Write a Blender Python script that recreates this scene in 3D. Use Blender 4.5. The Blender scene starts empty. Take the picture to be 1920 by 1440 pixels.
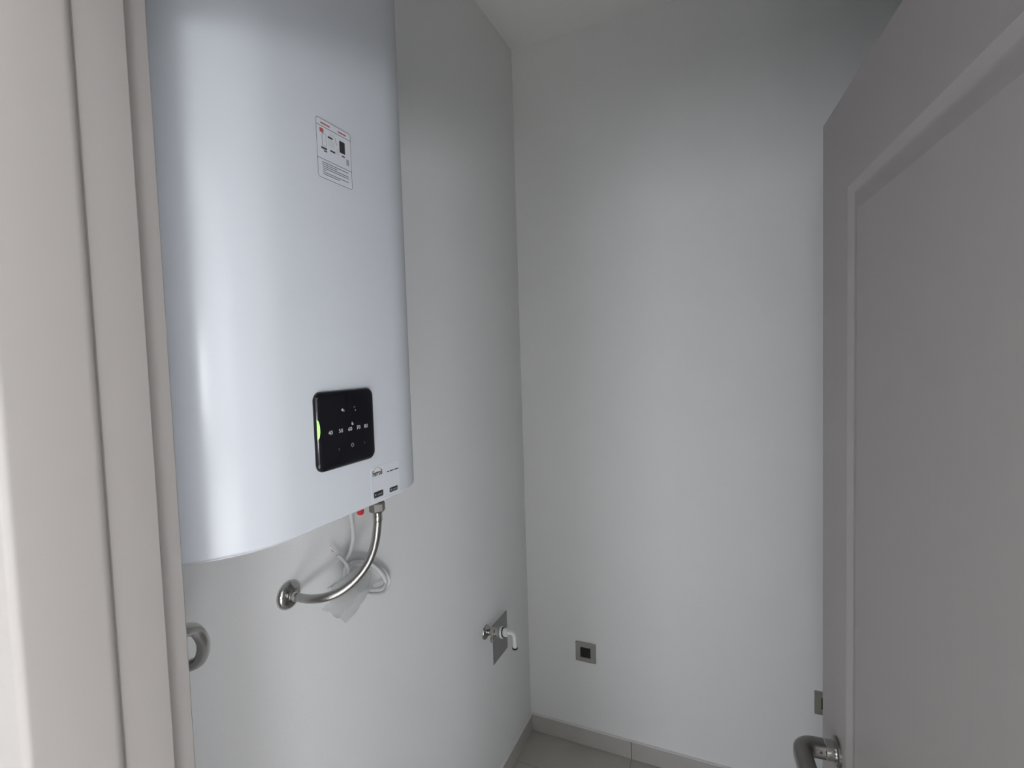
import bpy, bmesh, math, random
from mathutils import Vector, Matrix
random.seed(7)
scene = bpy.context.scene
C = scene.collection
PI = math.pi

# ------------------------------------------------------------------ camera
YAW, PITCH, ROLL = 0.4188, -0.0507, -0.0309
def cam_axes():
    cy, sy, cp, sp = math.cos(YAW), math.sin(YAW), math.cos(PITCH), math.sin(PITCH)
    f = Vector((-sy*cp, cy*cp, sp)); r = Vector((cy, sy, 0)); u = r.cross(f)
    c, s = math.cos(ROLL), math.sin(ROLL)
    return c*r + s*u, -s*r + c*u, f
cam = bpy.data.cameras.new('camera'); camo = bpy.data.objects.new('camera', cam); C.objects.link(camo)
r_, u_, f_ = cam_axes()
m = Matrix((r_, u_, -f_)).transposed().to_4x4(); m.translation = (0.827, -1.9556, 1.6322)
camo.matrix_world = m
cam.sensor_width = 36; cam.sensor_fit = 'HORIZONTAL'; cam.lens = 36*934.66/1920
cam.clip_start = 0.01; cam.clip_end = 50
scene.camera = camo

# ------------------------------------------------------------------ world, daylight, exposure
w = bpy.data.worlds.new('daylight_sky'); scene.world = w; w.use_nodes = True
bg = w.node_tree.nodes['Background']; bg.inputs[0].default_value = (0.62, 0.74, 0.92, 1); bg.inputs[1].default_value = 1.0
def window_light(name, x, zc, sx, sz, power, col):
    l = bpy.data.lights.new(name, 'AREA'); l.shape = 'RECTANGLE'; l.size = sx; l.size_y = sz
    l.energy = power; l.color = col
    o = bpy.data.objects.new(name, l); C.objects.link(o)
    o.location = (x, -5.02, zc); o.rotation_euler = (PI/2, 0, 0)      # faces +y, in through the glazing
    return o
SIDE = (-4.30, -2.70, 0.40, 2.20, 34)                                    # unseen window added for fill in the hall's side wall: y0, y1, z0, z1, power
WIN = [(0.30, 0.80, 0.60, 1.65, 66), (3.40, 1.20, 0.55, 1.35, 142)]      # x centre, width, z0, z1, power
for i, (x, sx, z0, z1, pw) in enumerate(WIN):
    window_light('window_and_fill_light', x, (z0+z1)/2, sx, z1-z0, pw, (0.94, 0.965, 1.0))
o = window_light('window_and_fill_light', 0, (SIDE[2]+SIDE[3])/2, SIDE[1]-SIDE[0], SIDE[3]-SIDE[2], SIDE[4], (0.95, 0.97, 1.0))  # added fill lamp at the side window, brightens hall, jamb and heater edge
o.location = (4.72, (SIDE[0]+SIDE[1])/2, o.location.z); o.rotation_euler = (PI/2, 0, PI/2)      # faces -x
bounce_sun = bpy.data.lights.new('bounce_sun', 'SUN'); bounce_sun.energy = 50; bounce_sun.angle = 0.02; bounce_sun.color = (1.0, 0.985, 0.965)      # added for its bounce: through the side window onto the hall floor
so = bpy.data.objects.new('bounce_sun', bounce_sun); C.objects.link(so)
so.rotation_euler = Vector((-1.0, 0.15, -0.52)).to_track_quat('-Z', 'Y').to_euler()
scene.view_settings.view_transform = 'Standard'; scene.view_settings.look = 'None'
scene.view_settings.gamma = 1.0; scene.view_settings.use_curve_mapping = False
scene.view_settings.exposure = -0.42

# ------------------------------------------------------------------ materials
def mat(name, col, rough=0.5, metal=0.0, bump=0.0, bscale=200.0, var=0.0, vscale=4.0, **kw):
    mt = bpy.data.materials.new(name); mt.use_nodes = True
    nt = mt.node_tree; b = nt.nodes['Principled BSDF']
    b.inputs['Base Color'].default_value = (*col, 1); b.inputs['Roughness'].default_value = rough
    b.inputs['Metallic'].default_value = metal
    for k, v in kw.items():
        b.inputs[k.replace('_', ' ')].default_value = v
    tc = nt.nodes.new('ShaderNodeTexCoord')
    if var:
        n = nt.nodes.new('ShaderNodeTexNoise'); n.inputs['Scale'].default_value = vscale; n.inputs['Detail'].default_value = 5
        nt.links.new(tc.outputs['Object'], n.inputs['Vector'])
        mx = nt.nodes.new('ShaderNodeMix'); mx.data_type = 'RGBA'
        mx.inputs[6].default_value = (*[c*(1-var) for c in col], 1); mx.inputs[7].default_value = (*[min(1, c*(1+var)) for c in col], 1)
        nt.links.new(n.outputs['Fac'], mx.inputs[0]); nt.links.new(mx.outputs[2], b.inputs['Base Color'])
    if bump:
        n = nt.nodes.new('ShaderNodeTexNoise'); n.inputs['Scale'].default_value = bscale; n.inputs['Detail'].default_value = 3
        nt.links.new(tc.outputs['Object'], n.inputs['Vector'])
        bp = nt.nodes.new('ShaderNodeBump'); bp.inputs['Strength'].default_value = bump; bp.inputs['Distance'].default_value = 0.001
        nt.links.new(n.outputs['Fac'], bp.inputs['Height']); nt.links.new(bp.outputs['Normal'], b.inputs['Normal'])
    return mt
M = {}
M['wall'] = mat('wall_paint', (0.888, 0.892, 0.893), 0.62, bump=0.25, bscale=160, var=0.015, vscale=3)
M['ceiling'] = mat('ceiling_paint', (0.89, 0.89, 0.888), 0.8, bump=0.15, bscale=160)
M['tile'] = mat('floor_tile', (0.52, 0.50, 0.465), 0.45, bump=0.1, bscale=90, var=0.12, vscale=9)
M['skirt'] = mat('skirting_tile', (0.52, 0.495, 0.47), 0.45, bump=0.1, bscale=90, var=0.08, vscale=12)
M['grout'] = mat('grout', (0.86, 0.86, 0.84), 0.9)
M['frame'] = mat('frame_paint', (0.37, 0.348, 0.334), 0.42, bump=0.06, bscale=300)
M['heater'] = mat('heater_enamel', (0.665, 0.70, 0.755), 0.24, bump=0.05, bscale=500)
M['heater_cap'] = mat('heater_plastic', (0.64, 0.66, 0.70), 0.5)
M['black'] = mat('black_glass', (0.006, 0.006, 0.009), 0.09)
M['ink'] = mat('print_ink', (0.03, 0.03, 0.035), 0.6)
M['greyink'] = mat('print_grey', (0.35, 0.36, 0.38), 0.6)
M['paleink'] = mat('print_pale', (0.62, 0.65, 0.67), 0.6)
M['redink'] = mat('print_red', (0.45, 0.10, 0.12), 0.6)
M['orange'] = mat('print_orange', (0.72, 0.22, 0.06), 0.6)
M['paper'] = mat('sticker_film', (0.69, 0.72, 0.77), 0.4)
M['icon'] = mat('icon_white', (0.50, 0.51, 0.53), 0.5)
M['icondim'] = mat('icon_dim', (0.16, 0.16, 0.17), 0.5)
M['chrome'] = mat('chrome', (0.50, 0.49, 0.47), 0.12, 1.0)
M['steel'] = mat('brushed_steel', (0.34, 0.34, 0.335), 0.32, 1.0, bump=0.05, bscale=400)
M['satin'] = mat('satin_nickel', (0.25, 0.235, 0.23), 0.28, 1.0)
M['dark'] = mat('dark_slot', (0.012, 0.012, 0.012), 0.5)
M['whiteplastic'] = mat('white_plastic', (0.82, 0.83, 0.83), 0.35)
M['cable'] = mat('white_cable', (0.70, 0.70, 0.72), 0.4)
M['redplastic'] = mat('red_plastic', (0.55, 0.04, 0.04), 0.35)
M['copper'] = mat('wire_tip', (0.55, 0.38, 0.33), 0.4)
M['outlet'] = mat('outlet_frame', (0.42, 0.41, 0.38), 0.38, 0.6)
M['bag'] = mat('plastic_film', (0.60, 0.615, 0.615), 0.35, Transmission_Weight=0.0, Alpha=0.45)
M['hallwall'] = mat('hall_wall_paint', (0.86, 0.855, 0.848), 0.7)
M['hallfloor'] = mat('hall_floor', (0.60, 0.592, 0.58), 0.4, var=0.1)
M['winframe'] = mat('window_frame_white', (0.8, 0.8, 0.8), 0.4)
led = mat('led_green', (0.3, 0.8, 0.15), 0.3); M['led'] = led
b = led.node_tree.nodes['Principled BSDF']; b.inputs['Emission Color'].default_value = (0.50, 1.0, 0.22, 1); b.inputs['Emission Strength'].default_value = 0.9
# glazing: thin pane, mostly clear with a faint mirror
g = bpy.data.materials.new('window_glass'); g.use_nodes = True; nt = g.node_tree; nt.nodes.clear()
o_ = nt.nodes.new('ShaderNodeOutputMaterial'); t_ = nt.nodes.new('ShaderNodeBsdfTransparent'); gl = nt.nodes.new('ShaderNodeBsdfGlossy')
gl.inputs['Roughness'].default_value = 0.02; mx = nt.nodes.new('ShaderNodeMixShader'); mx.inputs[0].default_value = 0.06
nt.links.new(t_.outputs[0], mx.inputs[1]); nt.links.new(gl.outputs[0], mx.inputs[2]); nt.links.new(mx.outputs[0], o_.inputs[0]); M['glass'] = g
# door paint: fine vertical grain under the paint
d = mat('door_paint', (0.375, 0.348, 0.346), 0.42); M['door'] = d; nt = d.node_tree
tc = nt.nodes['Texture Coordinate']; mp = nt.nodes.new('ShaderNodeMapping'); mp.inputs['Scale'].default_value = (160, 160, 5)
n = nt.nodes.new('ShaderNodeTexNoise'); n.inputs['Scale'].default_value = 1.0; n.inputs['Detail'].default_value = 4
bp = nt.nodes.new('ShaderNodeBump'); bp.inputs['Strength'].default_value = 0.25; bp.inputs['Distance'].default_value = 0.0008
nt.links.new(tc.outputs['Object'], mp.inputs[0]); nt.links.new(mp.outputs[0], n.inputs['Vector']); nt.links.new(n.outputs['Fac'], bp.inputs['Height'])
nt.links.new(bp.outputs[0], nt.nodes['Principled BSDF'].inputs['Normal'])
# braided hose: woven strands from the tube's own UVs
h = mat('braided_steel', (0.40, 0.39, 0.38), 0.24, 1.0); M['braid'] = h; nt = h.node_tree
uv = nt.nodes.new('ShaderNodeUVMap'); mp = nt.nodes.new('ShaderNodeMapping'); mp.inputs['Rotation'].default_value = (0, 0, PI/4); mp.inputs['Scale'].default_value = (9, 9, 1)
ck = nt.nodes.new('ShaderNodeTexChecker'); ck.inputs['Scale'].default_value = 1.0
bp = nt.nodes.new('ShaderNodeBump'); bp.inputs['Strength'].default_value = 0.2; bp.inputs['Distance'].default_value = 0.0004
nt.links.new(uv.outputs[0], mp.inputs[0]); nt.links.new(mp.outputs[0], ck.inputs['Vector']); nt.links.new(ck.outputs['Fac'], bp.inputs['Height'])
nt.links.new(bp.outputs[0], nt.nodes['Principled BSDF'].inputs['Normal'])

# ------------------------------------------------------------------ helpers
def obj(name, bm, material, parent=None, smooth=False, angle=None):
    bmesh.ops.recalc_face_normals(bm, faces=bm.faces)
    me = bpy.data.meshes.new(name); bm.to_mesh(me); bm.free()
    me.materials.append(M[material] if isinstance(material, str) else material)
    if smooth:
        for p in me.polygons: p.use_smooth = True
        me.set_sharp_from_angle(angle=math.radians(angle if angle else 35))
    o = bpy.data.objects.new(name, me); C.objects.link(o)
    if parent: o.parent = parent; o.matrix_parent_inverse = parent.matrix_world.inverted()
    return o
def tag(o, label=None, cat=None, group=None, kind=None):
    if label: o['label'] = label
    if cat: o['category'] = cat
    if group: o['group'] = group
    if kind: o['kind'] = kind
    return o
def empty(name, loc=(0, 0, 0), mat4=None):
    o = bpy.data.objects.new(name, None); C.objects.link(o); o.empty_display_size = 0.05
    o.matrix_world = mat4 if mat4 else Matrix.Translation(loc)
    bpy.context.view_layer.update()
    return o
def box(bm, x0, x1, y0, y1, z0, z1, T=None):
    v = [bm.verts.new((x, y, z)) for x in (x0, x1) for y in (y0, y1) for z in (z0, z1)]
    for f in ((0,1,3,2), (4,6,7,5), (0,4,5,1), (2,3,7,6), (0,2,6,4), (1,5,7,3)): bm.faces.new([v[i] for i in f])
    if T: bmesh.ops.transform(bm, matrix=T, verts=v)
    return v
def bbox(x0, x1, y0, y1, z0, z1, bev=0.0, seg=2):
    bm = bmesh.new(); box(bm, x0, x1, y0, y1, z0, z1)
    if bev: bmesh.ops.bevel(bm, geom=list(bm.edges), offset=bev, segments=seg, profile=0.5, affect='EDGES')
    return bm
def loft(bm, rings, closed=True, cap0=True, cap1=True):
    R = [[bm.verts.new(p) for p in r] for r in rings]; n = len(R[0])
    for a, b in zip(R, R[1:]):
        for i in range(n if closed else n-1):
            j = (i+1) % n; bm.faces.new((a[i], a[j], b[j], b[i]))
    if cap0: bm.faces.new(R[0][::-1])
    if cap1: bm.faces.new(R[-1])
    return R
def frame_of(ax):
    ax = Vector(ax).normalized(); t = Vector((0, 0, 1)) if abs(ax.z) < 0.9 else Vector((1, 0, 0))
    a = ax.cross(t).normalized(); return a, ax.cross(a).normalized(), ax
def lathe(prof, origin, axis, n=40, bm=None, cap0=True, cap1=True):
    """prof: (radius, distance along axis)"""
    bm = bm or bmesh.new(); a, b_, ax = frame_of(axis); o = Vector(origin)
    loft(bm, [[o + ax*d + (a*math.cos(2*PI*i/n) + b_*math.sin(2*PI*i/n))*max(r, 1e-5) for i in range(n)] for r, d in prof], cap0=cap0, cap1=cap1)
    return bm
def catmull(P, k=8, closed=False):
    P = [Vector(p) for p in P]; out = []; n = len(P)
    for i in range(n if closed else n-1):
        if closed: p0, p1, p2, p3 = P[i-1], P[i], P[(i+1) % n], P[(i+2) % n]
        else: p0, p1, p2, p3 = P[max(i-1, 0)], P[i], P[i+1], P[min(i+2, n-1)]
        for s in range(k):
            t = s/k
            out.append(0.5*((2*p1) + (p2-p0)*t + (2*p0-5*p1+4*p2-p3)*t*t + (3*p1-p0-3*p2+p3)*t**3))
    if not closed: out.append(P[-1])
    return out
def tube(P, r, n=16, bm=None, section=None):
    """sweep a circle (or a section list of 2-D points) along P with parallel transport and UVs in radii"""
    bm = bm or bmesh.new(); uvl = bm.loops.layers.uv.verify()
    T = [(P[min(i+1, len(P)-1)] - P[max(i-1, 0)]).normalized() for i in range(len(P))]
    a, b_, _ = frame_of(T[0]); rings = []; L = [0.0]
    for i in range(1, len(P)): L.append(L[-1] + (P[i]-P[i-1]).length)
    sec = section or [(r*math.cos(2*PI*k/n), r*math.sin(2*PI*k/n)) for k in range(n)]; n = len(sec)
    for i, p in enumerate(P):
        a = (a - T[i]*a.dot(T[i])).normalized(); b_ = T[i].cross(a)
        rings.append([bm.verts.new(p + a*x + b_*y) for x, y in sec])
    for i in range(len(P)-1):
        for k in range(n):
            j = (k+1) % n; f = bm.faces.new((rings[i][k], rings[i][j], rings[i+1][j], rings[i+1][k]))
            for lp, (uu, vv) in zip(f.loops, ((k, L[i]), (k+1, L[i]), (k+1, L[i+1]), (k, L[i+1]))):
                lp[uvl].uv = (2*PI*uu/n, vv/max(r, 1e-4))
    bm.faces.new(rings[0][::-1]); bm.faces.new(rings[-1])
    return bm
def rrect(y0, y1, z0, z1, r, n=8):
    pts = []
    for cy, cz, a0 in ((y1-r, z1-r, 0), (y0+r, z1-r, PI/2), (y0+r, z0+r, PI), (y1-r, z0+r, 1.5*PI)):
        for k in range(n+1):
            a = a0 + PI/2*k/n; pts.append((cy + r*math.cos(a), cz + r*math.sin(a)))
    return pts
def prism(bm, pts, x0, x1):
    """a flat shape in y,z pulled from x0 to x1"""
    loft(bm, [[(x0, y, z) for y, z in pts], [(x1, y, z) for y, z in pts]])

# ------------------------------------------------------------------ room shell
ZC, W, YF = 2.903, 1.62, -1.665         # ceiling height, room width, room face of the wall with the doorway
YH = -1.775                              # hall face of that wall
HX0, HX1, HY = -1.5, 4.6, -4.9           # hall
OX0, OX1, OZ = 0.325, 1.082, 2.02         # rough door opening
S = dict(kind='structure')
tag(obj('wall_left', bbox(-0.12, 0, YF, 0.12, -0.05, ZC+0.05), 'wall'), 'white painted side wall carrying the water heater', 'wall', **S)
tag(obj('wall_back', bbox(0, W, 0, 0.12, -0.05, ZC+0.05), 'wall'), 'white painted end wall facing the doorway with two sockets', 'wall', **S)
tag(obj('wall_right', bbox(W, W+0.12, YF, 0.12, -0.05, ZC+0.05), 'wall'), 'white painted side wall hidden behind the open door', 'wall', **S)
bm = bmesh.new()
box(bm, HX0, OX0, YH, YF, -0.05, ZC+0.05); box(bm, OX1, HX1, YH, YF, -0.05, ZC+0.05); box(bm, OX0, OX1, YH, YF, OZ, ZC+0.05)
tag(obj('wall_front', bm, 'wall'), 'white partition wall around the doorway the camera looks through', 'wall', **S)
tag(obj('ceiling', bbox(0, W, YF, 0, ZC, ZC+0.08), 'ceiling'), 'plain white ceiling of the small utility room', 'ceiling', **S)
floor = tag(obj('floor', bbox(0, W, YF, 0, -0.06, -0.006), 'grout'), 'grey tiled floor of the utility room', 'floor', **S)
tile_me = None
T_ = 0.6; x = -0.16
while x < W:
    y = -0.19
    while y > YF - T_:
        a0, a1, b0, b1 = max(x, 0.0), min(x+T_-0.002, W), max(y-T_+0.002, YF), min(y, 0.0)
        if a1 - a0 > 0.02 and b1 - b0 > 0.02: obj('floor_tile', bbox(a0, a1, b0, b1, -0.006, 0.0), 'tile', floor)
        y -= T_
    a0, a1 = max(x, 0.0), min(x+T_-0.002, W)
    if a1 - a0 > 0.02: obj('floor_tile', bbox(a0, a1, -0.188, 0.0, -0.006, 0.0), 'tile', floor)
    x += T_
# tile skirting, a thin pale sealant bead on top of it
HB, TB = 0.0735, 0.011
def skirting(name, label, runs, horizontal):
    p = empty(name, (0, 0, 0)); tag(p, label, 'baseboard', **S)
    for a, b_ in runs:
        if horizontal: bm = bbox(a, b_-0.002, -TB, -0.0005, 0.001, HB, 0.001, 1)
        else: bm = bbox(0.0005, TB, a, b_-0.002, 0.001, HB, 0.001, 1)
        obj('skirting_tile', bm, 'skirt', p)
    a, b_ = runs[0][0], runs[-1][1]
    if horizontal: bm = bbox(a, b_, -TB+0.0005, -0.0003, HB, HB+0.0022)
    else: bm = bbox(0.0003, TB-0.0005, a, b_, HB, HB+0.0022)
    obj('sealant_bead', bm, 'grout', p)
skirting('baseboard_back', 'grey tile skirting along the foot of the end wall', [(0.0, 0.4394), (0.4394, 1.0394), (1.0394, W)], True)
skirting('baseboard_left', 'grey tile skirting along the foot of the heater wall', [(YF+0.01, -1.2), (-1.2, -0.6), (-0.6, -0.0115)], False)

# hall behind the camera, with its two glazed openings that give the daylight and an added fill window
tag(obj('floor_hall', bbox(HX0, HX1, HY, YF, -0.06, -0.001), 'hallfloor'), 'plain floor of the hall outside the doorway', 'floor', **S)
tag(obj('ceiling_hall', bbox(HX0, HX1, HY, YH, ZC, ZC+0.08), 'ceiling'), 'white ceiling of the hall outside the doorway', 'ceiling', **S)
tag(obj('wall_hall_left', bbox(HX0-0.1, HX0, HY, YH, -0.05, ZC+0.05), 'hallwall'), 'side wall of the hall behind the camera on the left', 'wall', **S)
bm = bmesh.new(); y0, y1, z0, z1, _p = SIDE
box(bm, HX1, HX1+0.1, HY, y0, -0.05, ZC+0.05); box(bm, HX1, HX1+0.1, y1, YH, -0.05, ZC+0.05); box(bm, HX1, HX1+0.1, y0, y1, -0.05, z0); box(bm, HX1, HX1+0.1, y0, y1, z1, ZC+0.05)
p = empty('window_3', (HX1+0.05, (y0+y1)/2, z0)); tag(p, 'large added fill window in the side wall of the hall behind the camera', 'window', **S)  # unseen opening added to let the fill light and sun in
b2 = bmesh.new(); f = 0.05
box(b2, HX1+0.02, HX1+0.07, y0, y0+f, z0, z1); box(b2, HX1+0.02, HX1+0.07, y1-f, y1, z0, z1); box(b2, HX1+0.02, HX1+0.07, y0+f, y1-f, z0, z0+f); box(b2, HX1+0.02, HX1+0.07, y0+f, y1-f, z1-f, z1)
obj('window_frame', b2, 'winframe', p); obj('pane', bbox(HX1+0.045, HX1+0.05, y0+f, y1-f, z0+f, z1-f), 'glass', p)
tag(obj('wall_hall_right', bm, 'hallwall'), 'side wall of the hall behind the camera on the right', 'wall', **S)
bm = bmesh.new(); xs = HX0
for x, sx, z0, z1, pw in WIN:
    box(bm, xs, x-sx/2, HY-0.1, HY, -0.05, ZC+0.05)
    box(bm, x-sx/2, x+sx/2, HY-0.1, HY, -0.05, z0); box(bm, x-sx/2, x+sx/2, HY-0.1, HY, z1, ZC+0.05); xs = x+sx/2
box(bm, xs, HX1, HY-0.1, HY, -0.05, ZC+0.05)
tag(obj('wall_hall_back', bm, 'hallwall'), 'hall wall behind the camera with two windows', 'wall', **S)
for i, (x, sx, z0, z1, pw) in enumerate(WIN):
    p = empty('window_%d' % (i+1), (x, HY-0.05, z0))
    tag(p, ['narrow window in the hall straight behind the doorway', 'wide low window in the hall behind the camera'][i], 'window', **S)
    bm = bmesh.new(); f = 0.05
    box(bm, x-sx/2, x-sx/2+f, HY-0.07, HY-0.02, z0, z1); box(bm, x+sx/2-f, x+sx/2, HY-0.07, HY-0.02, z0, z1)
    box(bm, x-sx/2+f, x+sx/2-f, HY-0.07, HY-0.02, z0, z0+f); box(bm, x-sx/2+f, x+sx/2-f, HY-0.07, HY-0.02, z1-f, z1)
    obj('window_frame', bm, 'winframe', p)
    obj('pane', bbox(x-sx/2+f, x+sx/2-f, HY-0.05, HY-0.045, z0+f, z1-f), 'glass', p)

# ------------------------------------------------------------------ door frame (lining, stop and casings)
def arc(cx, cy, r, a0, a1, n=6):
    return [(cx + r*math.cos(math.radians(a0+(a1-a0)*k/n)), cy + r*math.sin(math.radians(a0+(a1-a0)*k/n))) for k in range(n+1)]
# plan profile of one jamb, s = distance into the opening from its lining face, y = depth
prof = [(-0.085, -1.650)] + arc(-0.0155, -1.652, 0.002, 90, 0, 3) + [(-0.0135, -1.6775)] + arc(-0.0015, -1.6785, 0.0015, 90, 0, 3) \
     + [(0.0, -1.7165), (-0.0012, -1.7172)] + arc(-0.003, -1.7275, 0.010, 78, 0, 8) + arc(0.0, -1.778, 0.007, 0, -90, 6) + [(-0.085, -1.785), (-0.085, YH-0.0005), (-0.022, YH-0.0005), (-0.022, YF+0.0005), (-0.085, YF+0.0005)]
JX0, JX1, JZ = 0.345, 1.062, 1.995
fr = tag(empty('trim_1', (JX0, -1.72, 0)), 'warm grey painted door frame with stepped lining at the left edge', 'door frame', **S)
bm = bmesh.new(); loft(bm, [[(JX0+s, y, z) for s, y in prof] for z in (0.0, JZ+0.08)]); obj('jamb', bm, 'frame', fr, True, 40)
bm = bmesh.new(); loft(bm, [[(JX1-s, y, z) for s, y in prof] for z in (0.0, JZ+0.08)]); obj('jamb', bm, 'frame', fr, True, 40)
bm = bmesh.new(); loft(bm, [[(x, y, JZ-s) for s, y in prof] for x in (JX0-0.0, JX1+0.0)]); obj('head', bm, 'frame', fr, True, 40)

# ------------------------------------------------------------------ open door leaf
# local axes: u from the free edge towards the hinge, v out of the visible face, z up
E0 = Vector((0.966, -0.967, 0)); DU = Vector((0.0905, -0.996, 0)).normalized(); DV = Vector((DU.y, -DU.x, 0))
TD = Matrix((DU, DV, Vector((0, 0, 1)))).transposed().to_4x4(); TD.translation = E0
LW, LH = 0.700, 2.0
hinge = TD @ Vector((LW, 0, 0))
door = tag(empty('door_1', (hinge.x, hinge.y, 0.01)), 'grey white panelled door standing open into the room at right', 'door', **S)
def dobj(name, bm, m_, parent=None, smooth=False, angle=None):
    bmesh.ops.transform(bm, matrix=TD, verts=list(bm.verts)); return obj(name, bm, m_, parent or door, smooth, angle)
GD = 0.0062                                                  # depth of the groove round the panel
leaf = dobj('leaf', bbox(0, LW, -0.04, -GD, 0.01, LH, 0.0012, 1), 'door')
U0, U1, Z0, Z1, GW = 0.130, LW-0.085, 0.16, 1.862, 0.042
dobj('stile', bbox(0, U0, -GD, 0, 0.01, LH), 'door'); dobj('stile', bbox(U1, LW, -GD, 0, 0.01, LH), 'door')
dobj('rail', bbox(U0, U1, -GD, 0, 0.01, Z0), 'door'); dobj('rail', bbox(U0, U1, -GD, 0, Z1, LH), 'door')
dobj('panel', bbox(U0+GW, U1-GW, -GD, 0, Z0+GW, Z1-GW), 'door')
# groove: a short steep drop inside the frame, then a long slope back up to the panel field
mp_ = [(0, 0.0), (0.003, -0.0008), (0.010, -0.0054), (0.013, -0.0058), (0.018, -0.0052), (GW-0.002, -0.0003), (GW, 0.0)]
def mitre_strip(k):
    bm = bmesh.new(); rings = []
    for t, v in mp_:
        c = [(U0+t, Z0+t), (U1-t, Z0+t), (U1-t, Z1-t), (U0+t, Z1-t)]
        a, b_ = c[k], c[(k+1) % 4]; rings.append([(a[0], v, a[1]), (b_[0], v, b_[1])])
    base = [[(p[0], -GD-0.001, p[2]) for p in rings[-1]], [(p[0], -GD-0.001, p[2]) for p in rings[0]]]
    R = [[bm.verts.new(p) for p in r] for r in rings + base]
    for a, b_ in zip(R, R[1:] + R[:1]): bm.faces.new((a[0], a[1], b_[1], b_[0]))
    bm.faces.new([r[0] for r in R]); bm.faces.new([r[1] for r in R][::-1])
    return bm
for k in range(4): dobj('moulding', mitre_strip(k), 'door', None, True, 50)
# lever handle: rose, round neck, L-shaped bar that turns towards the hinge
hu, hz = 0.092, 0.994
hd = empty('lever_handle', (0, 0, 0)); 
hd.matrix_world = Matrix.Translation(TD @ Vector((hu, 0, hz))); bpy.context.view_layer.update()
hd.parent = door; hd.matrix_parent_inverse = door.matrix_world.inverted(); bpy.context.view_layer.update()
dobj('rose', lathe([(0.0215, 0.0003), (0.0215, 0.004), (0.020, 0.006), (0.0, 0.006)], (hu, 0, hz), (0, 1, 0)), 'satin', hd, True)
dobj('neck_collar', lathe([(0.0150, 0.006), (0.0150, 0.0185), (0.0138, 0.020), (0.0, 0.020)], (hu, 0, hz), (0, 1, 0)), 'chrome', hd, True)
P = [(hu, 0.019, hz), (hu, 0.034, hz)] + [(hu + 0.020 - 0.020*math.cos(a), 0.034 + 0.020*math.sin(a), hz) for a in [PI/2*k/6 for k in range(1, 7)]] + [(hu+0.055, 0.054, hz), (hu+0.09, 0.054, hz), (hu+0.128, 0.054, hz)]
sec = rrect(-0.0130, 0.0130, -0.0130, 0.0130, 0.0085, 5)
dobj('lever', tube([Vector(p) for p in P], 0.012, section=sec), 'satin', hd, True, 50)
dobj('set_screw', lathe([(0.0022, 0), (0.0022, 0.0006), (0, 0.0006)], (hu+0.0126, 0.0265, hz+0.002), (1, 0, 0), 12), 'dark', hd)
for z in (0.25, 1.0, 1.75):
    bm = lathe([(0.007, 0), (0.007, 0.09), (0.0, 0.09)], (LW+0.004, -0.045, z), (0, 0, 1), 16); dobj('hinge', bm, 'satin', None, True)
dobj('latch_plate', bbox(-0.0015, 0.0002, -0.031, -0.009, hz-0.1, hz+0.12), 'satin')

# ------------------------------------------------------------------ water heater
HXB, HXF, HY0, HY1, HZ0, HZ1 = 0.012, 0.288, -1.62, -1.10, 1.400, 2.56
def plan(ins):
    pts = []; R, r = 0.15-ins, 0.03
    x0, x1, y0, y1 = HXB, HXF-ins, HY0+ins, HY1-ins
    for cx, cy, rr, a0 in ((x1-R, y0+R, R, -90), (x1-R, y1-R, R, 0)):
        for k in range(25):
            a = math.radians(a0+90*k/24); pts.append((cx+rr*math.cos(a), cy+rr*math.sin(a)))
    for cx, cy, a0 in ((x0+r, y1-r, 90), (x0+r, y0+r, 180)):
        for k in range(7):
            a = math.radians(a0+90*k/6); pts.append((cx+r*math.cos(a), cy+r*math.sin(a)))
    return pts
heater = tag(empty('water_heater', (0.0, -1.36, HZ0)), 'large white flat-fronted electric water heater hung on the side wall', 'water heater')
bm = bmesh.new(); e = 0.005; rings = []
for k in range(5):
    a = PI/2*k/4; rings.append((e*(1-math.sin(a)), HZ0 + e*(1-math.cos(a))))
rings += [(e*(1-math.cos(PI/2*k/4)), HZ1 - e*(1-math.sin(PI/2*k/4))) for k in range(5)]
loft(bm, [[(x, y, z) for x, y in plan(i)] for i, z in rings]); obj('body', bm, 'heater', heater, True, 40)
bm = bmesh.new(); loft(bm, [[(x, y, z) for x, y in plan(0.012)] for z in (HZ0-0.004, HZ0+0.001)]); obj('bottom_cap', bm, 'heater_cap', heater)
obj('wall_bracket', bbox(0.001, 0.014, -1.55, -1.17, 2.30, 2.36), 'steel', heater)
for NX, y, nz in ((0.18, -1.1775, 0.0415), (0.195, -1.592, 0.0355)):
    obj('pipe_nipple', lathe([(0.0105, 0), (0.0105, nz-0.004), (0.0, nz-0.004)], (NX, y, HZ0-nz), (0, 0, 1), 24), 'chrome', heater, True)
bm = bmesh.new(); loft(bm, [[(0.2+a*s, -1.248+b_*s, z) for a, b_ in ((-.0045, -.0045), (.0045, -.0045), (.0045, .0045), (-.0045, .0045))] for s, z in ((0.75, 1.355), (1.0, 1.359), (1.0, 1.380), (0.8, 1.398))])
tag(obj('valve_cap', bm, 'redplastic', heater), 'small red plastic cap under the heater')
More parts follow.
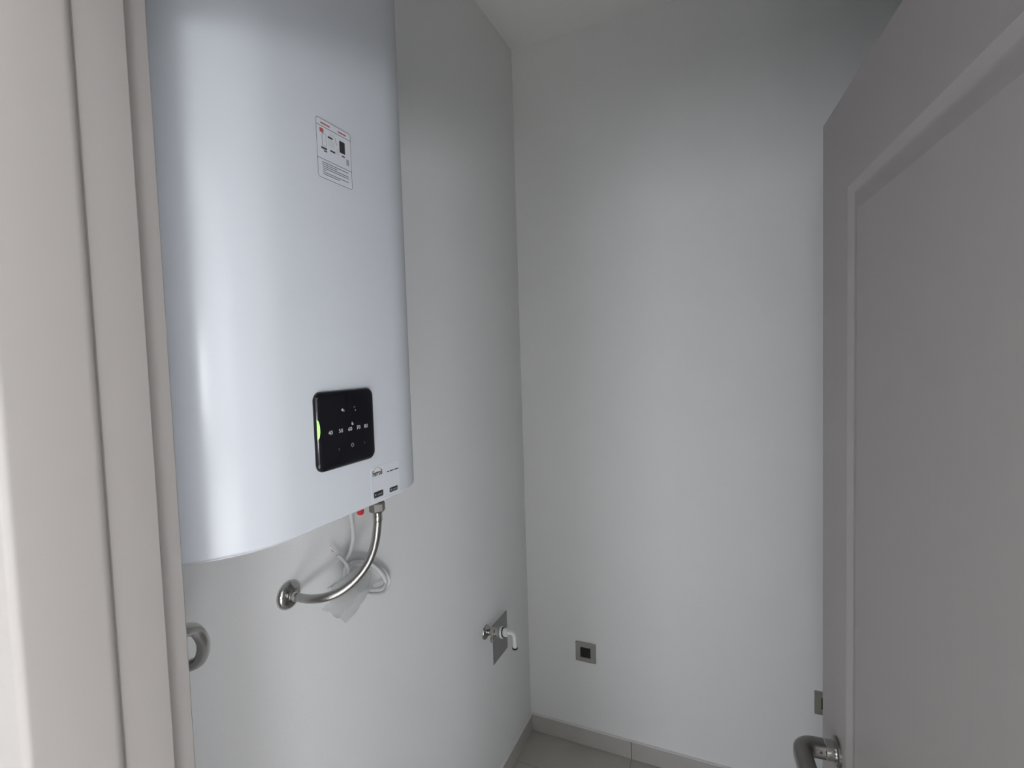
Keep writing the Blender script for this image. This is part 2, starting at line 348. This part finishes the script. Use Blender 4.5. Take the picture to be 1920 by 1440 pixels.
# control panel: black glass slab with softened rim
CY0, CY1, CZ0, CZ1 = -1.4335, -1.3105, 1.478, 1.5935
bm = bmesh.new(); rr = []
for k in range(7):
    a = PI/2*k/6; rr.append((0.0065*(1-math.cos(a)), 0.0005 + 0.0065*math.sin(a)))
loft(bm, [[(HXF-0.0005, y, z) for y, z in rrect(CY0, CY1, CZ0, CZ1, 0.013)]] + [[(HXF+d_, y, z) for y, z in rrect(CY0+i, CY1-i, CZ0+i, CZ1-i, 0.013-i*0.6)] for i, d_ in rr])
cp = obj('control_panel', bm, 'black', heater, True, 60); tag(cp, 'glossy black rounded control panel with small white icons')
FX = HXF + 0.0070
def flat(pts, x0=FX-0.0001, th=0.0003, bm=None):
    bm = bm or bmesh.new(); prism(bm, pts, x0, x0+th); return bm
def quad(yc, zc, w_, h_, rot=0.0):
    c, s = math.cos(rot), math.sin(rot)
    return [(yc+a*c-b_*s, zc+a*s+b_*c) for a, b_ in ((-w_/2, -h_/2), (w_/2, -h_/2), (w_/2, h_/2), (-w_/2, h_/2))]
def annulus(bm, yc, zc, r0, r1, a0=0, a1=360, n=20, x0=FX-0.0001, th=0.0003):
    for k in range(n):
        A, B = math.radians(a0+(a1-a0)*k/n), math.radians(a0+(a1-a0)*(k+1)/n)
        prism(bm, [(yc+r0*math.cos(A), zc+r0*math.sin(A)), (yc+r1*math.cos(A), zc+r1*math.sin(A)), (yc+r1*math.cos(B), zc+r1*math.sin(B)), (yc+r0*math.cos(B), zc+r0*math.sin(B))], x0, x0+th)
# temperature row: five small two-stroke marks, an eco leaf above, status icons and power row
bm = bmesh.new(); annulus(bm, -1.3645, 1.5405, 0.0, 0.0014, 0, 360, 8); flat(quad(-1.3625, 1.5395, 0.0035, 0.001, 0.5), bm=bm); flat(quad(-1.3640, 1.5425, 0.001, 0.003, 0.5), bm=bm); obj('icon', bm, 'icon', cp)
bm = bmesh.new(); annulus(bm, -1.3835, 1.5640, 0.0006, 0.0020, 0, 360, 12); obj('icon', bm, 'icon', cp)
bm = bmesh.new(); flat(quad(-1.3805, 1.5622, 0.0030, 0.0024, 0.6), bm=bm); obj('icon', bm, 'icondim', cp)
bm = bmesh.new(); annulus(bm, -1.3575, 1.5650, 0.0008, 0.0020, 20, 200, 8); flat(quad(-1.3555, 1.5612, 0.0016, 0.0022, 0.3), bm=bm); obj('icon', bm, 'icondim', cp)
bm = bmesh.new(); flat(quad(-1.3562, 1.5605, 0.0016, 0.0016), bm=bm); obj('icon', bm, 'icon', cp)
bm = bmesh.new(); annulus(bm, -1.3655, 1.5085, 0.0022, 0.0029, 120, 420, 20); flat(quad(-1.3655, 1.5108, 0.0006, 0.0026), bm=bm); obj('icon', bm, 'greyink', cp)
bm = bmesh.new(); annulus(bm, -1.3925, 1.5065, 0.0016, 0.0022, 100, 260, 10); obj('icon', bm, 'icondim', cp)
bm = bmesh.new(); annulus(bm, -1.3400, 1.5075, 0.0016, 0.0022, -80, 80, 10); obj('icon', bm, 'icondim', cp)
# green light on the left rim of the panel
bm = bmesh.new(); R0 = []
for k in range(13):
    t = -1+2*k/12; wv = max(0.08, math.sqrt(max(0, 1-t**2)))
    z = 1.5405 + 0.0145*t; r0 = []
    for j in range(5):
        a = math.radians(40 + 34*wv*(j/4))
        r0.append((HXF+0.0005+0.0068*math.sin(a), CY0+0.0065-0.0068*math.cos(a), z))
    R0.append(r0)
loft(bm, R0, closed=False, cap0=False, cap1=False); obj('indicator_light', bm, 'led', cp, True)
# information sticker: ruled boxes, red word marks, product pictures and text lines
SY0, SY1, SZ0, SZ1 = -1.4015, -1.3315, 1.901, 1.9855; SX = HXF + 0.0003
st = empty('information_sticker', (HXF, SY0, SZ0)); st.parent = heater; st.matrix_parent_inverse = heater.matrix_world.inverted(); bpy.context.view_layer.update()
tag(st, 'clear rectangular sticker with ruled boxes, pictures and text lines')
bm = bmesh.new(); prism(bm, rrect(SY0, SY1, SZ0, SZ1, 0.004), HXF-0.0002, SX); obj('sticker_film', bm, 'paper', st)
def ink(name, bm, m_): return obj(name, bm, m_, st)
def sq(bm, yc, zc, w_, h_, rot=0.0): prism(bm, quad(yc, zc, w_, h_, rot), SX-0.0001, SX+0.0001)
bm = bmesh.new(); o1 = rrect(SY0, SY1, SZ0, SZ1, 0.004); i1 = rrect(SY0+0.0006, SY1-0.0006, SZ0+0.0006, SZ1-0.0006, 0.0034)
n = len(o1)
for k in range(n):
    j = (k+1) % n; prism(bm, [o1[k], o1[j], i1[j], i1[k]], SX-0.0001, SX+0.0001)
yc = (SY0+SY1)/2; ww = SY1-SY0
sq(bm, yc, SZ1-0.0105, ww, 0.0007); sq(bm, yc, SZ0+0.0275, ww, 0.0007); ink('border_lines', bm, 'ink')
bm = bmesh.new(); sq(bm, SY0+0.018, SZ1-0.0060, 0.018, 0.0022); sq(bm, SY0+0.052, SZ1-0.0060, 0.017, 0.0022); ink('red_marks', bm, 'redink')
bm = bmesh.new(); sq(bm, SY0+0.0105, SZ1-0.0165, 0.0075, 0.0060); ink('red_badge', bm, 'redink')
bm = bmesh.new()
for yy, zz, w_, h_ in ((0.014, -0.0410, 0.011, 0.0028), (0.0165, -0.0445, 0.006, 0.002), (0.027, -0.0215, 0.0095, 0.0025), (0.031, -0.0400, 0.010, 0.0025), (0.053, -0.0395, 0.006, 0.002)): sq(bm, SY0+yy, SZ1+zz, w_, h_)
ink('captions', bm, 'ink')
bm = bmesh.new(); prism(bm, rrect(SY0+0.0455, SY0+0.0570, SZ1-0.0355, SZ1-0.0180, 0.0012, 3), SX-0.0001, SX+0.0001); ink('black_device_picture', bm, 'ink')
bm = bmesh.new()
sq(bm, SY0+0.011, SZ1-0.029, 0.0012, 0.017); sq(bm, SY0+0.0185, SZ1-0.029, 0.0006, 0.017); sq(bm, SY0+0.0145, SZ1-0.0205, 0.008, 0.0006); sq(bm, SY0+0.0145, SZ1-0.0375, 0.008, 0.0006)
ink('white_device_picture', bm, 'greyink')
bm = bmesh.new(); sq(bm, SY0+0.0385, SZ1-0.023, 0.0015, 0.010, 0.4); ink('curved_pipe_picture', bm, 'greyink')
bm = bmesh.new(); sq(bm, SY0+0.062, SZ1-0.0455, 0.006, 0.009); ink('fitting_picture', bm, 'greyink')
bm = bmesh.new(); sq(bm, SY0+0.029, SZ1-0.0295, 0.013, 0.011); sq(bm, SY0+0.031, SZ1-0.0165, 0.011, 0.004); sq(bm, SY0+0.041, SZ1-0.036, 0.006, 0.011); ink('pale_pictures', bm, 'paleink')
bm = bmesh.new()
for k, (a, l) in enumerate(((0.009, 0.053), (0.009, 0.030), (0.010, 0.052), (0.010, 0.053), (0.010, 0.006), (0.010, 0.052), (0.010, 0.033))):
    sq(bm, SY0+a+l/2, SZ0+0.0232-k*0.0028, l, 0.0009)
ink('text_lines', bm, 'ink')
# brand label with its lettering; the two square codes are left blank
bl = empty('brand_label', (HXF, -1.283, 1.405)); bl.parent = heater; bl.matrix_parent_inverse = heater.matrix_world.inverted(); bpy.context.view_layer.update()
tag(bl, 'white label with black and orange brand lettering and two black badges')
bm = bmesh.new(); prism(bm, rrect(-1.3195, -1.2450, 1.4065, 1.4625, 0.003), HXF-0.0002, SX); obj('label_film', bm, 'paper', bl)
def text_mesh(name, s, yc, zc, h_, w_, m_, parent, xs_=None, off=0.02):
    xf = (xs_ or SX) + 0.0002
    cu = bpy.data.curves.new(name, 'FONT'); cu.body = s; cu.align_x = 'CENTER'; cu.extrude = 0.0; cu.offset = off
    o = bpy.data.objects.new(name, cu); C.objects.link(o); dg = bpy.context.evaluated_depsgraph_get()
    me = bpy.data.meshes.new_from_object(o.evaluated_get(dg)); bpy.data.objects.remove(o); bpy.data.curves.remove(cu)
    xs = [v.co.x for v in me.vertices]; ys = [v.co.y for v in me.vertices]
    x0, x1, y0, y1 = min(xs), max(xs), min(ys), max(ys)
    for v in me.vertices: v.co = (xf, yc + ((v.co.x-x0)/(x1-x0)-0.5)*w_, zc + ((v.co.y-y0)/(y1-y0)-0.5)*h_)
    bm = bmesh.new(); bm.from_mesh(me); bpy.data.meshes.remove(me)
    r = bmesh.ops.extrude_face_region(bm, geom=list(bm.faces)); bmesh.ops.translate(bm, vec=(-0.0003, 0, 0), verts=[v for v in r['geom'] if isinstance(v, bmesh.types.BMVert)])
    return obj(name, bm, m_, parent)
for num, y in zip(('40', '50', '60', '70', '80'), (-1.4095, -1.3885, -1.3690, -1.3505, -1.3335)):      # temperature marks on the black panel
    text_mesh('numeral', num, y, 1.5335, 0.0058, 0.0082, 'icon', cp, FX, 0.01)
text_mesh('brand_lettering', 'Ferroli', -1.3030, 1.4510, 0.0095, 0.0240, 'ink', bl)
bm = bmesh.new(); annulus(bm, -1.3035, 1.4490, 0.0103, 0.0112, 40, 140, 10, SX-0.0001, 0.0003); obj('orange_arc', bm, 'orange', bl)
bm = bmesh.new()
for a, l in ((-1.2785, 0.0065), (-1.2705, 0.0105), (-1.2585, 0.0115)): prism(bm, quad(a+l/2, 1.4470, l, 0.0018), SX-0.0001, SX+0.0001)
obj('caption', bm, 'ink', bl)
for y0, y1, z0, z1 in ((-1.3140, -1.2905, 1.4105, 1.4203), (-1.2735, -1.2515, 1.4103, 1.4180)):
    bm = bmesh.new(); prism(bm, rrect(y0, y1, z0, z1, 0.0014, 4), SX-0.0001, SX+0.0002); bd = obj('badge', bm, 'ink', bl)
    bm = bmesh.new(); prism(bm, quad(y0+0.004, (z0+z1)/2, 0.0024, 0.0028), SX, SX+0.0003); obj('badge_mark', bm, 'icon', bd)
    bm = bmesh.new(); prism(bm, quad((y0+y1)/2+0.003, (z0+z1)/2-0.0006, 0.0115, 0.0014), SX, SX+0.0003); obj('badge_text', bm, 'greyink', bd)

# ------------------------------------------------------------------ hoses and wall rosettes
def hexnut(bm, c, axis, r, h_):
    a, b_, ax = frame_of(axis); c = Vector(c)
    loft(bm, [[c + ax*d_ + (a*math.cos(PI/3*i+0.35) + b_*math.sin(PI/3*i+0.35))*rr for i in range(6)] for rr, d_ in ((r*0.88, 0), (r, h_*0.15), (r, h_*0.85), (r*0.88, h_))])
def hose(label, path, nut_top, r=0.0084):
    h_ = tag(empty('braided_hose', path[-1]), label, 'hose', 'braided steel hoses under the heater')
    P = catmull(path, 8)
    obj('braided_sleeve', tube(P, r, 20), 'braid', h_, True, 60)
    bm = bmesh.new(); hexnut(bm, nut_top - Vector((0, 0, 0.020)), (0, 0, 1), 0.0155, 0.020); obj('hex_nut', bm, 'satin', h_)
    obj('ferrule', lathe([(0.0088, 0), (0.0095, 0.001), (0.0095, 0.017), (0.0088, 0.019), (0.0, 0.019)], nut_top - Vector((0, 0, 0.039)), (0, 0, 1), 24), 'chrome', h_, True)
    d_ = (P[-1]-P[-4]).normalized()
    obj('ferrule', lathe([(0.0088, 0), (0.0095, 0.001), (0.0095, 0.015), (0.0, 0.015)], P[-1]-d_*0.010, d_, 24), 'chrome', h_, True)
    return h_
def rosette(name, label, y, z, r=0.0285):
    return tag(obj(name, lathe([(r, 0.0003), (r, 0.002), (r*0.96, 0.005), (r*0.80, 0.0095), (r*0.55, 0.012), (r*0.42, 0.0125), (r*0.40, 0.016), (0.0, 0.016)], (0, y, z), (1, 0, 0), 48), 'chrome', None, True, 50), label, 'wall rosette')
hose('braided steel hose curving from the heater down to the round wall rosette',
     [Vector(p) for p in ((0.18, -1.1775, 1.335), (0.1785, -1.1775, 1.310), (0.172, -1.1780, 1.2769), (0.162, -1.1808, 1.2473), (0.150, -1.1910, 1.2215), (0.136, -1.2075, 1.2010), (0.119, -1.2265, 1.1870), (0.098, -1.2430, 1.1800), (0.072, -1.2520, 1.1765), (0.046, -1.2510, 1.1735), (0.020, -1.2460, 1.1705))], Vector((0.18, -1.1775, 1.358)))
rosette('pipe_rosette', 'round chrome wall rosette at the end of the curving hose', -1.2440, 1.1690)
hose('braided steel hose bent in a half loop beside the door frame',
     [Vector(p) for p in ((0.195, -1.592, 1.342), (0.197, -1.592, 1.322), (0.193, -1.575, 1.306), (0.172, -1.5425, 1.2865), (0.15, -1.518, 1.251), (0.12, -1.504, 1.2132), (0.09, -1.5018, 1.1947), (0.06, -1.504, 1.187), (0.035, -1.510, 1.1855), (0.018, -1.515, 1.185))], Vector((0.195, -1.592, 1.364)))
rosette('pipe_rosette', 'round chrome wall rosette beside the door frame behind the half loop hose', -1.515, 1.185)

# ------------------------------------------------------------------ power cable in a loose coil, with plastic bag
cb = tag(empty('power_cable', (0.02, -1.02, 1.06)), 'white power cable coiled on the wall under the heater', 'cable')
CP = [(0.08, -1.1511, 1.3955), (0.078, -1.1440, 1.3420), (0.050, -1.1055, 1.2547), (0.030, -1.0928, 1.2111), (0.020, -1.0973, 1.1843), (0.018, -1.0650, 1.1790), (0.018, -1.0265, 1.1592), (0.018, -0.9718, 1.1151), (0.02, -0.9507, 1.0750), (0.018, -0.9717, 1.0561), (0.016, -1.0170, 1.0708), (0.016, -1.064, 1.1024), (0.018, -1.1003, 1.1409), (0.024, -1.1077, 1.1717), (0.030, -1.0880, 1.1796), (0.032, -1.0371, 1.1573), (0.030, -0.9941, 1.1173), (0.029, -0.9774, 1.0842), (0.030, -1.0047, 1.0803), (0.030, -1.0517, 1.1024), (0.032, -1.0955, 1.1361), (0.034, -1.1085, 1.1611), (0.034, -1.1095, 1.1792), (0.030, -1.1200, 1.1980), (0.026, -1.1300, 1.2120)]
obj('cord', tube(catmull(CP, 8), 0.0042, 12), 'cable', cb, True, 60)
for k, (dy, dz, m_) in enumerate(((-0.0165, 0.0245, 'cable'), (-0.0105, 0.0130, 'copper'))):
    obj('wire_end', tube([Vector((0.026, -1.1290, 1.2110)), Vector((0.025, -1.1300+dy*0.5, 1.2120+dz*0.55)), Vector((0.022-0.004*k, -1.1300+dy, 1.2120+dz))], 0.0016, 8), m_, cb, True)
def sheet(name, L, R, m_, parent, nu=18, nv=12, amp=0.006, seed=1):
    rnd = random.Random(seed); L = catmull(L, 6); R = catmull(R, 6); n_ = len(L); bm = bmesh.new(); G = []
    ph = [rnd.uniform(0, 6.28) for _ in range(8)]
    for i in range(n_):
        row = []
        for j in range(nv+1):
            t = j/nv; p = L[i].lerp(R[i], t); s = i/(n_-1)
            wv = math.sin(9*s+4*t+ph[0]) * 0.5 + math.sin(17*t-6*s+ph[1])*0.35 + math.sin(23*s+13*t+ph[2])*0.25 + rnd.uniform(-0.12, 0.12)
            edge = math.sin(PI*min(max(t, 0.02), 0.98))
            q = p + Vector((amp*wv, 0.003*math.sin(11*s+ph[3]+3*t), 0.003*math.sin(14*t+ph[4])))
            q.x = max(q.x + 0.008*edge, 0.004); row.append(bm.verts.new(q))
        G.append(row)
    for i in range(n_-1):
        for j in range(nv): bm.faces.new((G[i][j], G[i+1][j], G[i+1][j+1], G[i][j+1]))
    bmesh.ops.solidify(bm, geom=list(bm.faces), thickness=0.0005)
    return obj(name, bm, m_, parent, True, 60)
bagt = tag(empty('plastic_bag', (0.02, -1.10, 1.045)), 'crumpled clear plastic bag hanging in the cable coil', 'bag')
BAGL = [(0.044, -1.1001, 1.1838), (0.046, -1.1341, 1.1618), (0.044, -1.1654, 1.1399), (0.040, -1.1986, 1.1238)]
BAGR = [(0.044, -1.0342, 1.1320), (0.046, -1.0577, 1.1013), (0.044, -1.0896, 1.0792), (0.040, -1.1307, 1.0655)]
FLL = [(0.060, -1.1978, 1.1754), (0.062, -1.1519, 1.1812), (0.060, -1.1112, 1.1857)]
FLR = [(0.060, -1.1842, 1.1546), (0.062, -1.1374, 1.1539), (0.060, -1.0854, 1.1532)]
sheet('bag_film', BAGL, BAGR, 'bag', bagt, amp=0.004, seed=3)
sheet('bag_flap', FLL, FLR, 'bag', bagt, amp=0.002, seed=5)

# ------------------------------------------------------------------ appliance tap and steel cover plate
tag(obj('cover_plate', bbox(0.0003, 0.003, -0.3475, -0.2240, 0.493, 0.643, 0.0008, 1), 'steel'), 'flat rectangular steel cover plate on the wall behind the tap', 'cover plate')
ty, tz = -0.402, 0.648
tap = tag(empty('appliance_tap', (0, ty, tz)), 'small chrome appliance tap with white plastic elbow on the wall', 'tap')
ax = Vector((0.97, 0.0, 0.18)).normalized(); o0 = Vector((0.0, ty, tz))
obj('wall_flange', lathe([(0.026, 0.0003), (0.026, 0.002), (0.023, 0.006), (0.014, 0.011), (0.011, 0.013), (0.0, 0.013)], o0, (1, 0, 0), 40), 'chrome', tap, True, 50)
obj('valve_body', lathe([(0.0105, 0.010), (0.0105, 0.018), (0.0125, 0.020), (0.0165, 0.030), (0.0165, 0.042), (0.013, 0.046), (0.013, 0.052), (0.018, 0.054), (0.018, 0.062), (0.0, 0.062)], o0, ax, 36), 'chrome', tap, True, 45)
c1 = o0 + ax*0.036
obj('drain_stub', lathe([(0.0075, 0.010), (0.0075, 0.026), (0.009, 0.027), (0.009, 0.036), (0.006, 0.038), (0.0, 0.038)], c1, (-0.25, 0, -0.97), 20), 'chrome', tap, True, 45)
obj('thread_ring', lathe([(0.0172, 0.062), (0.0172, 0.066), (0.0, 0.066)], o0, ax, 32), 'dark', tap, True)
obj('white_collar', lathe([(0.0195, 0.065), (0.0200, 0.067), (0.0200, 0.071), (0.0190, 0.073), (0.0, 0.073)], o0, ax, 32), 'whiteplastic', tap, True, 50)
obj('seal_ring', lathe([(0.0172, 0.0725), (0.0175, 0.0765), (0.0, 0.0765)], o0, ax, 32), 'dark', tap, True)
obj('union_nut', lathe([(0.0150, 0.076), (0.0155, 0.078), (0.0150, 0.088), (0.0100, 0.091), (0.0, 0.091)], o0, ax, 10), 'whiteplastic', tap, True, 20)
e0 = o0 + ax*0.088
EP = [e0, e0 + Vector((0.014, 0, 0.0015)), e0 + Vector((0.0215, 0, 0.0005)), e0 + Vector((0.0275, 0, -0.005)), e0 + Vector((0.0290, 0, -0.014)), e0 + Vector((0.0290, 0, -0.030)), e0 + Vector((0.0290, 0, -0.050))]
obj('elbow_spout', tube(catmull(EP, 5), 0.0072, 20), 'whiteplastic', tap, True, 60)
obj('outlet_ring', lathe([(0.0085, 0), (0.0098, 0.0015), (0.0098, 0.004), (0.0085, 0.0055), (0.0, 0.0055)], e0 + Vector((0.029, 0, -0.0545)), (0, 0, 1), 24), 'dark', tap, True, 50)

# ------------------------------------------------------------------ wall sockets
def socket(label, x0):
    z0, z1, wd = 0.3625, 0.4435, 0.085
    s_ = tag(empty('wall_socket', (x0+wd/2, 0, z0)), label, 'wall socket', 'metal framed sockets on the end wall')
    cx, cz = x0+wd/2, (z0+z1)/2; h2 = 0.0218; bm = bmesh.new()
    o_ = rrect(x0, x0+wd, z0, z1, 0.002, 3); i_ = rrect(cx-h2, cx+h2, cz-h2, cz+h2, 0.001, 3); n_ = len(o_)
    R = [[bm.verts.new((a, y, b_)) for a, b_ in pts] for pts, y in ((o_, -0.0003), (o_, -0.0075), ([(a+(cx-a)*0.02, b_+(cz-b_)*0.02) for a, b_ in o_], -0.0085), (i_, -0.0085), (i_, -0.002))]
    for a, b_ in zip(R, R[1:]):
        for k in range(n_): bm.faces.new((a[k], a[(k+1) % n_], b_[(k+1) % n_], b_[k]))
    bm.faces.new(R[-1])
    obj('frame', bm, 'outlet', s_)
    obj('insert', bbox(cx-h2+0.0004, cx+h2-0.0004, -0.0065, -0.0025, cz-h2+0.0004, cz+h2-0.0004, 0.0008, 1), 'dark', s_)
socket('square metal wall socket with black centre near the room corner', 0.2135)
socket('square metal wall socket half hidden behind the open door edge', 1.0765)
